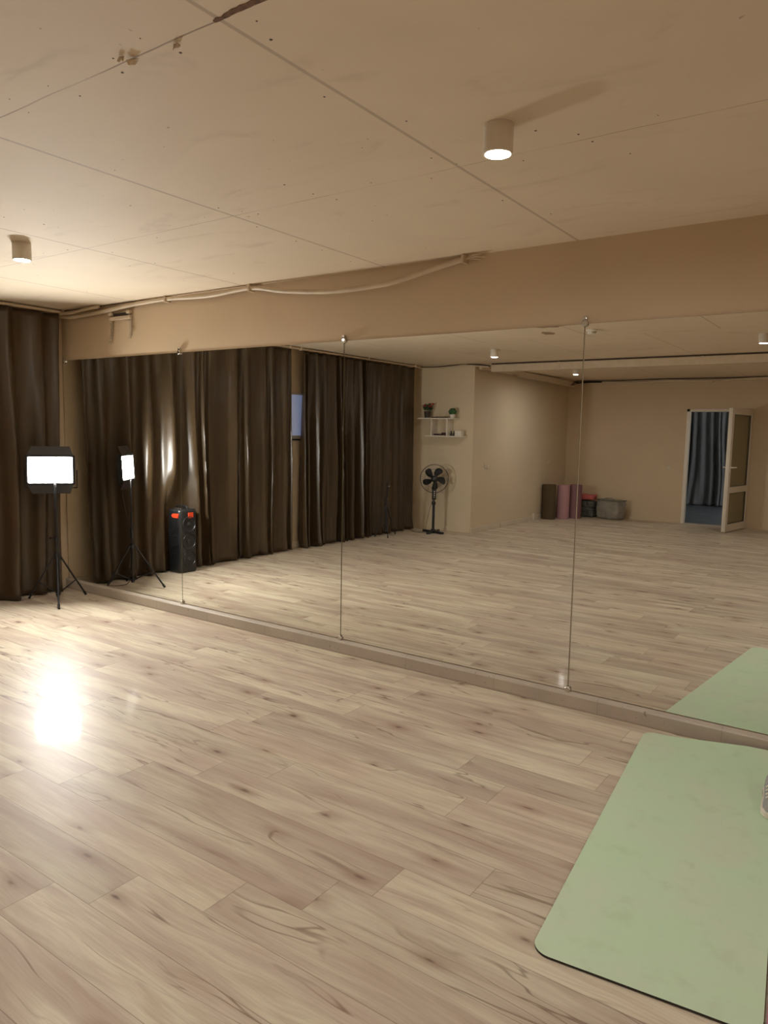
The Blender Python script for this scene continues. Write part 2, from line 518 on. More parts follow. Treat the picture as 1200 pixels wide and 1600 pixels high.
# left wall with the small window opening
WY0, WY1, WZ0, WZ1 = -4.0, -2.35, 1.39, 1.975
bm = B()
box(bm, (XL - .1, YB - .1, 0), (XL, WY0, ZC)); box(bm, (XL - .1, WY1, 0), (XL, .02, ZC))
box(bm, (XL - .1, WY0, 0), (XL, WY1, WZ0)); box(bm, (XL - .1, WY0, WZ1), (XL, WY1, ZC))
obj('wall_left', bm, M['wall'], kind='structure')
bm = B()
for lo, hi in (((XL - .06, WY0, WZ0), (XL - .02, WY1, WZ0 + .04)), ((XL - .06, WY0, WZ1 - .03), (XL - .02, WY1, WZ1)),
               ((XL - .06, WY0, WZ0), (XL - .02, WY0 + .04, WZ1)), ((XL - .06, WY1 - .04, WZ0), (XL - .02, WY1, WZ1))):
    box(bm, lo, hi)
win = obj('window_1', bm, M['trimw'], kind='structure')
bm = B(); box(bm, (XL - .056, WY0 + .03, WZ0 + .03), (XL - .045, WY1 - .03, WZ1 - .02)); obj('window_pane', bm, M['blind'], win)
bm = B(); box(bm, (XL - .02, WY0 - .03, WZ0 - .02), (XL + .02, WY1 + .03, WZ0 + .0), .003); obj('window_sill', bm, M['blackp'], win)

# kerb under the mirrors
bm = B()
prof = [(-.03, 0), (-.03, .072), (-.024, .080), (-.006, ZB - .006), (.01, ZB - .004), (.01, 0)]
ys = [(XL, ), (XR, )]
a = [bm.verts.new((XL, y, z)) for y, z in prof]; b_ = [bm.verts.new((XR, y, z)) for y, z in prof]
bm.faces.new(a); bm.faces.new(list(reversed(b_)))
for i in range(len(prof)):
    k = (i + 1) % len(prof); bm.faces.new((a[i], b_[i], b_[k], a[k]))
obj('baseboard_mirror_side', bm, M['kerb'], kind='structure')
# skirting on the boxed-out corner and back wall
bm = B()
for ya, yb in ((-6.88, YP), (-8.17, -6.90), (YB, -8.21)): box(bm, (XP, ya, 0), (XP + .016, yb, .075), .004)
obj('baseboard_boxed_corner', bm, M['trimw'], kind='structure')
bm = B()
box(bm, (XL, YP, 0), (XP + .0, YP + .010, .07), .003)
obj('baseboard_alcove', bm, M['wall_b'], kind='structure')
bm = B(); box(bm, (XL, YP, 0), (XL + .012, -.01, .075), .003); obj('baseboard_left', bm, M['trimw'], kind='structure')
bm = B(); box(bm, (XP, YB, 0), (DX0 - .02, YB + .010, .05), .003); box(bm, (DX1 + .02, YB, 0), (XR, YB + .010, .05), .003); obj('baseboard_back', bm, M['wall'], kind='structure')
# dropped box running along the ceiling
bm = B(); box(bm, (XP + .26, YP - .10, 2.395), (XR, YP + .0, 2.495), .004)
for x in (-3.95, -2.1, 0.4): box(bm, (x - .012, YP - .0, 2.392), (x + .012, YP + .004, 2.498))
obj('trim_1', bm, M['cream'], kind='structure')
bm = B(); box(bm, (XP + .26, YP - .09, 2.49), (XR, YP - .02, ZC)); obj('crack_shade', bm, M['dark_brown'], kind='structure')  # dark filler strip; the shade of the open crack is its colour

# side room beyond the door
SY = -13.75
bm = B()
box(bm, (-5.6, SY - .1, 0), (-.4, SY, 2.6)); box(bm, (-5.6, SY, 0), (-5.5, YB - .15, 2.6)); box(bm, (-.5, SY, 0), (-.4, YB - .15, 2.6)); box(bm, (-5.6, SY, 2.55), (-.4, YB - .15, 2.65))
obj('wall_side_room', bm, M['side_wall'], kind='structure')
bm = B(); box(bm, (-5.6, SY, -.1), (-.4, YB - .15, -.001)); obj('floor_side_room', bm, M['side_floor'], kind='structure')
bm = B(); box(bm, (-.53, -12.6, .9), (-.501, -10.6, 2.1)); w2 = obj('added_day_pane', bm, M['day'], kind='structure')  # unseen glowing pane, added to light the side room

# door: frame, leaf, panes, handles
dr = bpy.data.objects.new('door_1', None); col.objects.link(dr); dr['kind'] = 'structure'
bm = B()
box(bm, (DX0, YB - .09, 0), (DX0 + .055, YB + .012, DZ), .004); box(bm, (DX1 - .055, YB - .09, 0), (DX1, YB + .012, DZ), .004); box(bm, (DX0, YB - .09, DZ - .045), (DX1, YB + .012, DZ), .004)
obj('door_frame', bm, M['pvc'], dr)
hinge = Vector((-2.085, YB + .012, 0)); ddir = Vector((-.16, .94, 0)).normalized(); LW = .92
leaf = bpy.data.objects.new('door_leaf_pivot', None)
ang = math.atan2(ddir.y, ddir.x)
DM = Matrix.Translation(hinge) @ Matrix.Rotation(ang, 4, 'Z')
bm = B(); zb_, zt_ = .012, 1.972
T_ = .03
box(bm, (0, -T_, zb_), (.09, T_, zt_), .005, M4=DM); box(bm, (LW - .09, -T_, zb_), (LW, T_, zt_), .005, M4=DM)
box(bm, (.085, -T_ + .001, zb_), (LW - .085, T_ - .001, zb_ + .12), .004, M4=DM); box(bm, (.085, -T_ + .001, zt_ - .10), (LW - .085, T_ - .001, zt_), .004, M4=DM)
box(bm, (.085, -T_ + .001, .63), (LW - .085, T_ - .001, .73), .004, M4=DM)
box(bm, (LW - .002, -.012, zb_ + .01), (LW + .010, .018, zt_ - .01), .002, M4=DM)
lf = obj('door_leaf', bm, M['pvc'], dr)
for z0, z1 in ((zb_ + .115, .635), (.725, zt_ - .095)):
    bm = B(); box(bm, (.085, -.008, z0), (LW - .085, .008, z1), M4=DM); obj('door_pane', bm, M['glass'], lf)
    bm = B()
    for s in (-1, 1):
        for lo, hi in (((.086, z0), (.098, z1)), ((LW - .098, z0), (LW - .086, z1)), ((.086, z0), (LW - .086, z0 + .012)), ((.086, z1 - .012), (LW - .086, z1))):
            box(bm, (lo[0], s * .018 - .006, lo[1]), (hi[0], s * .018 + .006, hi[1]), M4=DM)
    obj('gasket', bm, M['blackp'], lf)
for s in (-1, 1):
    bm = B()
    box(bm, (LW - .065, s * .030 - .005, .93), (LW - .035, s * .030 + .005, 1.10), .004, M4=DM)
    tube(bm, [DM @ Vector(p) for p in ((LW - .05, s * .03, 1.04), (LW - .05, s * .075, 1.04), (LW - .06, s * .08, 1.04), (LW - .17, s * .08, 1.04))], .010, 10)
    obj('door_handle', bm, M['whitep'], lf, True)

# ------------------------------------------------------------------ mirrors
names = ['frameless mirror panel at the curtained corner, its clip-held edge beside the bare wall strip',
         'second mirror panel from the curtained corner, between the first and second joints',
         'third mirror panel from the curtained corner, reflecting the shelf and fan',
         'fourth mirror panel from the corner, above the green mat, reflecting the open door']
for i in range(5):
    bm = B(); box(bm, (JX[i] + .0035, -.001, ZB), (JX[i + 1] - .0035, .004, ZT))
    for f in bm.faces: f.material_index = 0 if f.calc_center_median().y < -.0005 else 1
    bm.normal_update()
    o = obj('mirror', bm, [M['mirror'], M['medge']])
    tag(o, names[i] if i < 4 else 'mirror panel beyond the frame, past the green mat', 'mirror', 'wall mirror panels')
# clips at the joints
def make_clip(flip):
    t = bpy.data.objects.new('mirror_clip', None); col.objects.link(t)
    Rm = Matrix.Rotation(R(90), 4, 'X')
    bm = B(); lathe(bm, [(0, .016), (.013, .015), (.017, .011), (.018, .002), (.018, 0), (0, 0)], 24, M4=Rm); obj('clip_head', bm, M['chrome'], t, True)
    bm = B(); s = -1 if flip else 1
    box(bm, (-.011, -.012, s * .024 - .012), (.011, .006, s * .024 + .012), .004); obj('clip_bracket', bm, M['chrome'], t, True)
    return t
ct, cb_ = make_clip(False), make_clip(True)
first = [True, True]
jn = ['first', 'second', 'third', 'fourth']
for i, x in enumerate(JX[1:5]):
    for k, (pr, z) in enumerate(((ct, ZT + .002), (cb_, ZB + .004))):
        if i == 3: continue
        o = pr if first[k] else copy_tree(pr); first[k] = False
        o.location = (x, -.002, z)
        tag(o, 'small chrome clip at the %s of the %s mirror joint from the curtain' % ('top' if k == 0 else 'foot', jn[i]), 'clip', 'mirror clips')
o = copy_tree(ct); o.location = (JX[0] + .03, -.002, ZT - .01); tag(o, 'small chrome clip on the mirror top corner beside the dark curtain', 'clip', 'mirror clips')

# ------------------------------------------------------------------ curtains
def curtain(name, ya, yb, x0, ztop, seed, folds, amp, mat, label, group, zbot=.012, axis='y', flare=.35, wallside=-1, top_amp=.5, dent=None, lean=0.0):
    r = random.Random(seed)
    W = abs(yb - ya); nu = int(max(80, folds * 22)); nv = 46
    # irregular folds: widths and depths vary
    ws = [r.uniform(.4, 1.9) for _ in range(folds)]; tot = sum(ws); ws = [x / tot for x in ws]
    ds = [r.uniform(.3, 1.3) for _ in range(folds)]
    edges = [0]
    for x in ws: edges.append(edges[-1] + x)
    ph = [r.uniform(0, 6.28) for _ in range(6)]
    bm = B(); grid = []
    for j in range(nv + 1):
        tv = j / nv; z = zbot + (ztop - zbot) * tv
        row = []
        for i in range(nu + 1):
            tu = i / nu
            # folds drift sideways along the height
            k = tu + .012 * math.sin(2.2 * z + ph[0] + tu * 9) * math.sin(tu * PI) + .02 * (1 - tv) ** 2 * math.sin(tu * 17 + ph[1]) * math.sin(tu * PI)
            k = min(max(k, 0), .99999)
            n_ = 0
            while edges[n_ + 1] < k: n_ += 1
            loc = (k - edges[n_]) / ws[n_]
            d0 = ds[n_]; dn = ds[min(n_ + 1, folds - 1)]
            dd = d0 * (1 - loc) + dn * loc
            s = math.cos(2 * PI * loc)
            s = math.copysign(abs(s) ** .8, s)
            grow = top_amp + (1 - top_amp) * min(1, (1 - tv) * 2.0)
            A = amp * dd * grow * (1 + flare * (1 - tv) ** 2)
            off = A * s + .25 * amp * math.sin(tu * folds * 4.9 + ph[2] + 1.3 * z) * grow
            off += .010 * noise.noise(Vector((tu * folds * 1.3, z * 1.6, seed))) + .004 * noise.noise(Vector((tu * folds * 5, z * 7, seed + 3)))
            sh = .012 * math.sin(2 * PI * loc + .5) * dd
            # hem ripples on the floor
            if tv < .06: off += (.06 - tv) * .35 * abs(math.sin(tu * folds * 2.1 + ph[3]))
            off = max(off, -.095)
            if dent:
                yc, hw, zt, xm = dent
                yy = ya + (yb - ya) * tu
                k1 = max(0.0, min(1.0, (hw + .10 - abs(yy - yc)) / .10)) * max(0.0, min(1.0, (zt + .35 - z) / .35))
                lim = xm - x0
                if off > lim: off = off * (1 - k1) + (lim + .08 * (off - lim)) * k1
            p = ya + (yb - ya) * tu + sh
            p = min(max(p, min(ya, yb)), max(ya, yb)) - lean * (1 - tv) * (1 - tu) ** 4
            zz = z + (0 if tv > .02 else .006 * math.sin(tu * folds * 3 + ph[4]))
            if tv > .97: zz -= .006 * abs(math.sin(tu * folds * 3.2))
            row.append(bm.verts.new((x0 + off, p, zz) if axis == 'y' else (p, x0 + off, zz)))
        grid.append(row)
    for j in range(nv):
        for i in range(nu): bm.faces.new((grid[j][i], grid[j][i + 1], grid[j + 1][i + 1], grid[j + 1][i]))
    o = obj(name, bm, M[mat], smooth=True)
    sm = o.modifiers.new('th', 'SOLIDIFY'); sm.thickness = .0025; sm.offset = 0
    return tag(o, label, 'curtain', group)
CX = XL + .125
curtain('curtain', -.10, -2.02, CX, 2.478, 3, 8, .050, 'curtain', 'dark brown satin curtain nearest the mirrors, behind the lit video light', 'brown curtains on the left wall', dent=(-1.19, .13, .70, -6.235), lean=.06)
curtain('curtain', -2.03, -2.92, CX, 2.478, 8, 5, .036, 'curtain', 'brown satin curtain ending at the left side of the small blue window', 'brown curtains on the left wall')
curtain('curtain', -3.14, -4.42, CX, 2.478, 14, 9, .062, 'curtain', 'brown satin curtain starting at the far side of the small blue window', 'brown curtains on the left wall', flare=.6)
curtain('curtain', -4.44, -5.68, CX, 2.478, 21, 6, .036, 'curtain', 'brown satin curtain next to the white wall shelf, behind the small tripod', 'brown curtains on the left wall')
# curtain rail with rings
t = thing('curtain_rail', 'pale curtain rail under the ceiling along the curtained wall', 'curtain rail', (0, 0, 0))
bm = B(); box(bm, (CX - .012, -5.86, 2.484), (CX + .012, -.02, 2.506), .003); obj('rail', bm, M['cream'], t)
for y in (-.06, -1.4, -2.9, -3.1, -4.5, -5.7):
    bm = B(); box(bm, (CX - .016, y - .012, 2.478), (CX + .02, y + .012, ZC - .0002), .002); obj('bracket', bm, M['cream'], t)
curtain('curtain', -4.4, -1.3, SY + .22, 2.50, 33, 22, .055, 'curtain_g', 'grey pleated curtain seen through the open door', None, axis='x')

# ------------------------------------------------------------------ ceiling spotlights
def make_spot():
    t = bpy.data.objects.new('ceiling_spotlight', None); col.objects.link(t)
    bm = B(); lathe(bm, [(0, 0), (.0485, 0), (.05, -.002), (.05, -.092), (.047, -.094), (.043, -.094), (.040, -.080)], 40); obj('housing', bm, M['whitep'], t, True)
    bm = B(); lathe(bm, [(.0405, -.080), (.038, -.091), (.020, -.0935), (0, -.094)], 32); obj('lens', bm, M['spot'], t, True)
    return t
sp = make_spot()
SP = [(-1.18, -1.528, 'lit white ceiling spotlight nearest the mirrors, beside the ceiling joint cross'),
      (-4.15, -1.526, 'white ceiling spotlight near the curtained corner'),
      (-4.15, -4.35, 'white ceiling spotlight reflected left of the ceiling box in the mirror'),
      (-1.19, -4.25, 'white ceiling spotlight at the right edge of the mirror reflection'),
      (-4.20, -7.20, 'white ceiling spotlight behind the dropped ceiling box'),
      (-1.19, -7.20, 'added white ceiling spotlight out of view behind the ceiling box'),  # this row and those below: unseen lamps added to light the room
      (1.75, -1.53, 'added white ceiling spotlight out of view near the right wall by the mirrors'),
      (1.75, -4.3, 'added white ceiling spotlight out of view near the right wall')]
for i, (x, y, lb) in enumerate(SP):
    o = sp if i == 0 else copy_tree(sp)
    o.location = (x, y, ZC); tag(o, lb, 'ceiling light', 'ceiling spotlights')

# smoke detector
t = thing('smoke_detector', 'small round cream smoke detector on the ceiling', 'smoke detector', (-2.55, -3.24, ZC))
bm = B(); lathe(bm, [(0, 0), (.055, 0), (.055, -.012), (.045, -.022)], 32); obj('base', bm, M['whitep'], t, True)
bm = B(); lathe(bm, [(.040, -.022), (.040, -.038), (.028, -.044), (0, -.045)], 32); obj('cap', bm, M['whitep'], t, True)
bm = B(); lathe(bm, [(.036, -.018), (.036, -.028), (.0, -.028)], 24); obj('vent', bm, M['blackp'], t)

# ------------------------------------------------------------------ video light on tripod
lx, ly = -5.83, -.375
t = thing('video_light', 'lit LED video light panel with barn doors on black tripod stand', 'video light', (lx, ly, 0))
feet = [(-5.564 - lx, -.532 - ly), (-5.858 - lx, -.099 - ly), (-6.085 - lx, -.492 - ly)]
HZ = .40
bm = B(); tube(bm, [(0, 0, .045), (0, 0, .55)], .0125, 16); tube(bm, [(0, 0, .54), (0, 0, .93)], .0095, 14); tube(bm, [(0, 0, .92), (0, 0, 1.01)], .007, 12)
obj('pole', bm, M['black'], t, True)
for fx, fy in feet:
    bm = B(); d = Vector((fx, fy, 0)).normalized()
    tube(bm, [d * .022 + Vector((0, 0, HZ)), Vector((fx, fy, .012))], .0075, 10)
    lg = obj('leg', bm, M['black'], t, True)
    bm = B(); k = Vector((fx, fy, .012)); u = (d * .022 + Vector((0, 0, HZ)) - k).normalized()
    tube(bm, [k - u * .004, k + u * .030], .0105, 10); obj('foot', bm, M['rubber'], lg, True)
    bm = B(); a = k.lerp(d * .022 + Vector((0, 0, HZ)), .38); tube(bm, [d * .018 + Vector((0, 0, .075)), a], .0055, 8)
    obj('brace', bm, M['black'], t, True)
bm = B(); lathe(bm, [(0, .425), (.020, .42), (.024, .40), (.024, .375), (.017, .365), (0, .365)], 20); obj('collar', bm, M['blackp'], t, True)
bm = B(); lathe(bm, [(0, .095), (.018, .092), (.02, .08), (.018, .055), (0, .05)], 20); obj('collar', bm, M['blackp'], t, True)
bm = B(); lathe(bm, [(0, .565), (.017, .56), (.018, .53), (0, .525)], 20)
obj('collar', bm, M['blackp'], t, True)
bm = B(); tube(bm, [(0, 0, .545), (-.04, -.02, .545)], .005, 8); box(bm, (-.06, -.028, .537), (-.038, -.018, .553), .002); obj('knob', bm, M['blackp'], t, True)
na = math.atan2(-.616, .788)     # the way the panel faces
PM = Matrix.Translation((-.055, -.005, 1.125)) @ Matrix.Rotation(na, 4, 'Z') @ Matrix.Rotation(R(-3), 4, 'Y')
bm = B(); box(bm, (-.045, -.19, -.125), (-.004, .19, .125), .006, M4=PM)
for z in (-.122, .110): box(bm, (-.006, -.19, z), (.008, .19, z + .012), .002, M4=PM)
for y in (-.19, .175): box(bm, (-.006, y, -.122), (.008, y + .015, .122), .002, M4=PM)
pn = obj('panel_body', bm, M['black'], t)
bm = B(); box(bm, (-.003, -.168, -.103), (.003, .168, .103), M4=PM); obj('lit_panel', bm, M['led'], t)
bm = B()
tube(bm, [PM @ Vector(p) for p in ((-.02, -.205, 0), (-.02, -.205, -.15), (-.02, 0, -.155), (-.02, .205, -.15), (-.02, .205, 0))], .006, 8)
obj('yoke', bm, M['black'], t, True)
for z, ang_ in ((.125, -28), (-.125, 28)):
    bm = B(); HM = PM @ Matrix.Translation((.006, 0, z)) @ Matrix.Rotation(R(ang_), 4, 'Y')
    s = 1 if z > 0 else -1
    vs = [(-.001, -.18, 0), (-.001, .18, 0), (-.001, .15, s * .085), (-.001, -.15, s * .085)]
    a = [bm.verts.new(HM @ Vector(v)) for v in vs]; b_ = [bm.verts.new(HM @ (Vector(v) + Vector((.002, 0, 0)))) for v in vs]
    bm.faces.new(a); bm.faces.new(list(reversed(b_)))
    for i in range(4): bm.faces.new((a[i], b_[i], b_[(i + 1) % 4], a[(i + 1) % 4]))
    obj('barn_door', bm, M['black'], t)
bm = B(); tube(bm, smooth_curve([PM @ Vector((-.045, .05, -.08)), (-.10, .03, .9), (-.03, .018, .6), (.018, .01, .3), (-.02, .02, .06), (-.12, .06, .008), (-.24, .12, .006)], 8), .003, 6); obj('power_cord', bm, M['cable'], t, True)

# ------------------------------------------------------------------ small phone tripod
t = thing('phone_tripod', 'small black tripod with phone clamp before the far brown curtain', 'tripod', (-6.03, -4.80, 0))
fe = [(.16, .17), (-.045, .20), (.02, -.22)]
for fx, fy in fe:
    bm = B(); d = Vector((fx, fy, 0)).normalized(); tp = d * .02 + Vector((0, 0, .42)); k = Vector((fx, fy, .008))
    tube(bm, [tp, k], .0065, 8); lg = obj('leg', bm, M['black'], t, True)
    bm = B(); tube(bm, [k + (k - tp).normalized() * .003, k + (tp - k).normalized() * .02], .009, 8); obj('foot', bm, M['rubber'], lg, True)
    bm = B(); tube(bm, [(0, 0, .10), k.lerp(tp, .4)], .004, 6); obj('brace', bm, M['black'], t, True)
bm = B(); tube(bm, [(0, 0, .06), (0, 0, .56)], .013, 12); lathe(bm, [(0, .45), (.022, .445), (.024, .40), (0, .39)], 14); lathe(bm, [(0, .12), (.018, .115), (.018, .07), (0, .065)], 14); obj('centre_column', bm, M['black'], t, True)
bm = B(); tube(bm, [(.0, .0, .55), (.03, .02, .58), (.03, .02, .72)], .008, 10); obj('extension', bm, M['black'], t, True)
bm = B(); box(bm, (.012, -.005, .715), (.05, .045, .735), .003); box(bm, (.012, .01, .735), (.022, .03, .775), .003); box(bm, (.040, .01, .735), (.05, .03, .775), .003); obj('phone_clamp', bm, M['blackp'], t)
bm = B(); tube(bm, [(.05, .02, .725), (.064, .026, .725)], .010, 12); obj('clamp_knob', bm, M['chrome'], t, True)

# ------------------------------------------------------------------ party speaker
t = thing('party_speaker', 'tall black party loudspeaker with orange-red handles against the brown curtain', 'speaker', (-6.105, -1.190, 0), 0)
HX, HY, HH = .105, .116, .665
def rrect(hx, hy, r, n=6):
    o = []
    for cx, cy_, a0 in ((hx - r, hy - r, 0), (-hx + r, hy - r, 90), (-hx + r, -hy + r, 180), (hx - r, -hy + r, 270)):
        for i in range(n + 1):
            a = R(a0 + 90 * i / n); o.append((cx + r * math.cos(a), cy_ + r * math.sin(a)))
    return o
bm = B(); rings = []
for z, s in ((.0, .93), (.008, .97), (.03, 1.0), (.60, 1.0), (.635, .985), (.655, .95), (.665, .86)):
    rings.append([bm.verts.new((x * s, y * s, z)) for x, y in rrect(HX, HY, .045)])
for a, b_ in zip(rings, rings[1:]):
    n = len(a)
    for i in range(n): bm.faces.new((a[i], a[(i + 1) % n], b_[(i + 1) % n], b_[i]))
bm.faces.new(list(reversed(rings[0]))); bm.faces.new(rings[-1])
obj('body', bm, M['blackp'], t, True)
def disc_on(face, u, z, prof, mat, name, parent=t, seg=36):
    """lathe whose axis leaves a face; face '+x' or '+y'"""
    if face == '+x': MM = Matrix.Translation((HX - .001, u, z)) @ Matrix.Rotation(R(90), 4, 'Y')
    else: MM = Matrix.Translation((u, HY - .001, z)) @ Matrix.Rotation(R(-90), 4, 'X')
    b = B(); lathe(b, prof, seg, M4=MM); return obj(name, b, M[mat], parent, True)
for z in (.145, .325, .505):
    rg = disc_on('+x', 0, z, [(.082, -.004), (.086, .004), (.084, .011), (.076, .012), (.072, .004)], 'black', 'woofer_ring')
    disc_on('+x', 0, z, [(.072, .004), (.060, .001), (.030, -.004), (.026, .003), (.014, .009), (0, .010)], 'darkgrille', 'woofer_cone', rg)
bm = B()
for z in (.20, .38):
    MM = Matrix.Translation((.0, HY - .002, z))
    box(bm, (-.055, -.004, -.012), (.05, .004, .012), .003, M4=MM)
    for k in (-1, 0, 1):
        tube(bm, smooth_curve([(-.075, HY + .001, z + .05 + k * .018), (-.02, HY + .002, z + .045 + k * .018), (.04, HY + .002, z + .07 + k * .018), (.085, HY + .0, z + .085 + k * .018)], 5), .0026, 6)
obj('side_moulding', bm, M['black'], t, True)
bm = B(); prism(bm, [(-.03, -.022), (.045, -.024), (.055, -.01), (.048, .022), (-.03, .018), (-.05, 0)], 0, .014, M4=Matrix.Translation((.03, HY - .004, .598)) @ Matrix.Rotation(R(-90), 4, 'X') )
obj('orange_handle', bm, M['orange'], t)
bm = B(); prism(bm, [(-.028, -.03), (.028, -.03), (.028, .03), (-.028, .03)], 0, .012, M4=Matrix.Translation((HX - .002, -.02, .600)) @ Matrix.Rotation(R(90), 4, 'Y'))
obj('orange_badge', bm, M['orange'], t)
bm = B(); lathe(bm, [(0, .667), (.05, .668), (.055, .662)], 24); tube(bm, smooth_curve([(-.08, 0, .655), (-.075, 0, .688), (0, 0, .694), (.075, 0, .688), (.08, 0, .655)], 6), .009, 8)
obj('top_handle', bm, M['black'], t, True)
bm = B()
for x in (-.045, -.015, .02, .05): lathe(bm, [(0, .676), (.007, .675), (.008, .660)], 12, (x, .06, 0))
obj('control_knobs', bm, M['chrome'], t, True)

# ------------------------------------------------------------------ pedestal fan
t = thing('pedestal_fan', 'black pedestal fan on a cross foot before the pale wall', 'fan', (-5.69, -5.56, 0))
fa = R(52)
bm = B()
for a in (fa + R(30), fa + R(-38)):
    MM = Matrix.Rotation(a, 4, 'Z')
    box(bm, (-.21, -.024, .0), (.21, .024, .032), .008, M4=MM)
lathe(bm, [(0, .06), (.03, .058), (.045, .035), (.05, .03)], 20)
obj('cross_foot', bm, M['blackp'], t, True)
bm = B(); tube(bm, [(0, 0, .03), (0, 0, .46)], .020, 16); tube(bm, [(0, 0, .44), (0, 0, .58)], .014, 14); lathe(bm, [(0, .475), (.028, .47), (.03, .44), (.024, .42), (0, .42)], 18); obj('pole', bm, M['blackp'], t, True)
FM = Matrix.Translation((0, 0, .815)) @ Matrix.Rotation(R(38), 4, 'Z') @ Matrix.Rotation(R(-90), 4, 'Y') @ Matrix.Rotation(R(90), 4, 'Z')
# local +z points backwards (away from airflow); motor sits on the side one sees
FM = Matrix.Translation((0, 0, .815)) @ Matrix.Rotation(R(50), 4, 'Z') @ Matrix.Rotation(R(90), 4, 'Y')
bm = B(); MMc = Matrix.Rotation(R(50), 4, 'Z'); box(bm, (-.022, -.030, .50), (.03, .030, .665), .010, M4=MMc); obj('control_box', bm, M['blackp'], t, True)
bm = B()
for k in range(4): box(bm, (.028, -.008, .535 + k * .028), (.034, .008, .547 + k * .028), .002, M4=MMc)
obj('buttons', bm, M['whitep'], t)
bm = B(); tube(bm, [(0, 0, .64), MMc @ Vector((.02, 0, .70)), MMc @ Vector((.045, 0, .79))], .022, 12); obj('neck', bm, M['blackp'], t, True)
bm = B(); lathe(bm, [(0, .115), (.03, .112), (.048, .095), (.052, .06), (.055, .03), (.03, .02)], 24, M4=FM); obj('motor', bm, M['blackp'], t, True)
GR = .212
bm = B()
for rr, zz in ((GR, 0), (GR, -.012)):
    tube(bm, [FM @ Vector((rr * math.cos(2 * PI * k / 48), rr * math.sin(2 * PI * k / 48), zz)) for k in range(48)], .0042, 8, closed=True)
for zz, rr in ((.040, .14), (-.075, .14)):
    tube(bm, [FM @ Vector((rr * math.cos(2 * PI * k / 40), rr * math.sin(2 * PI * k / 40), zz)) for k in range(40)], .0012, 5, closed=True)
for k in range(44):
    a = 2 * PI * k / 44; c, s = math.cos(a), math.sin(a)
    tube(bm, [FM @ Vector((r_ * c, r_ * s, z_)) for r_, z_ in ((.045, .046), (.14, .040), (.19, .022), (GR, 0))], .0008, 4)
    tube(bm, [FM @ Vector((r_ * c, r_ * s, z_)) for r_, z_ in ((.030, -.085), (.13, -.077), (.19, -.05), (GR, -.010))], .0008, 4)
obj('guard', bm, M['black'], t)
bm = B(); lathe(bm, [(0, -.092), (.03, -.09), (.04, -.084), (.035, -.08)], 24, M4=FM); obj('guard_badge', bm, M['blackp'], t, True)
for k in range(5):
    bm = B(); a0 = R(56 + 72 * k); rows = []
    for i in range(9):
        rr = .025 + (.178 - .025) * i / 8
        wd = .22 + .62 * math.sin(min(1, i / 6.5) * PI / 2) if i < 8 else .60
        if i == 8: wd = .42
        row = []
        for j in range(7):
            f = j / 6 - .5; a = a0 + f * wd * (.075 / max(rr, .075)) * 1.6 + .25 * (i / 8)
            row.append(bm.verts.new(FM @ Vector((rr * math.cos(a), rr * math.sin(a), -.025 + f * .05 * min(1, i / 3)))))
        rows.append(row)
    for i in range(8):
        for j in range(6): bm.faces.new((rows[i][j], rows[i][j + 1], rows[i + 1][j + 1], rows[i + 1][j]))
    o = obj('blade', bm, M['blackp'], t, True); sm = o.modifiers.new('th', 'SOLIDIFY'); sm.thickness = .003
bm = B(); lathe(bm, [(0, -.055), (.02, -.052), (.028, -.04), (.030, .0), (0, .0)], 20, M4=FM); obj('blade_hub', bm, M['blackp'], t, True)
bm = B(); tube(bm, smooth_curve([(-.02, 0, .52), (-.08, .0, .30), (-.12, .01, .10), (-.13, .02, .012), (-.15, .10, .005), (-.25, .12, .005), (-.33, .06, .005), (-.40, -.02, .005), (-.50, -.08, .005), (-.56, -.16, .005)], 8), .003, 6); obj('power_cord', bm, M['cable'], t, True)

# ------------------------------------------------------------------ wall shelf and its things
t = thing('wall_shelf', 'white two-tier wall shelf above the black fan', 'shelf', (0, 0, 0))
bm = B(); box(bm, (-6.115, YP, 1.705), (-5.485, -5.72, 1.722), .001); obj('upper_board', bm, M['whitep'], t)
bm = B(); box(bm, (-5.98, YP, 1.440), (-5.345, -5.72, 1.457), .001); obj('lower_board', bm, M['whitep'], t)
for x in (-5.872, -5.600):
    bm = B(); box(bm, (x - .008, YP, 1.457), (x + .008, -5.722, 1.705), .001); obj('upright', bm, M['whitep'], t)
# red flower pot
t = thing('flower_pot', 'small dark pot of dark red flowers on the shelf top', 'potted plant', (-5.99, -5.80, 1.722))
bm = B(); lathe(bm, [(0, 0), (.042, 0), (.052, .085), (.056, .10), (.050, .10), (.046, .088), (0, .088)], 24); obj('pot', bm, M['pot_dark'], t, True)
rn = random.Random(9)
def leafblob(b, n, R0, zc, size, up=.4):
    for _ in range(n):
        a = rn.uniform(0, 2 * PI); el = rn.uniform(-.2, 1.3); d = Vector((math.cos(a) * math.cos(el), math.sin(a) * math.cos(el), math.sin(el)))
        p = Vector((0, 0, zc)) + d * R0 * rn.uniform(.55, 1.0)
        s = size * rn.uniform(.7, 1.3); x = d.cross(Vector((rn.random(), rn.random(), rn.random()))).normalized(); y = (d * .5 + Vector((0, 0, up))).normalized()
        v = [p - x * s * .35, p + y * s * .7, p + x * s * .35, p - y * s * .5]
        f = b.faces.new([b.verts.new(q) for q in v])
bm = B(); leafblob(bm, 90, .075, .13, .035)
for _ in range(7):
    a = rn.uniform(0, 6.28); tube(bm, [(0, 0, .08), (math.cos(a) * .05, math.sin(a) * .04, .15), (math.cos(a) * .10, math.sin(a) * .07, .19)], .0015, 4)
o = obj('leaves', bm, M['leaf'], t); o.modifiers.new('th', 'SOLIDIFY').thickness = .001
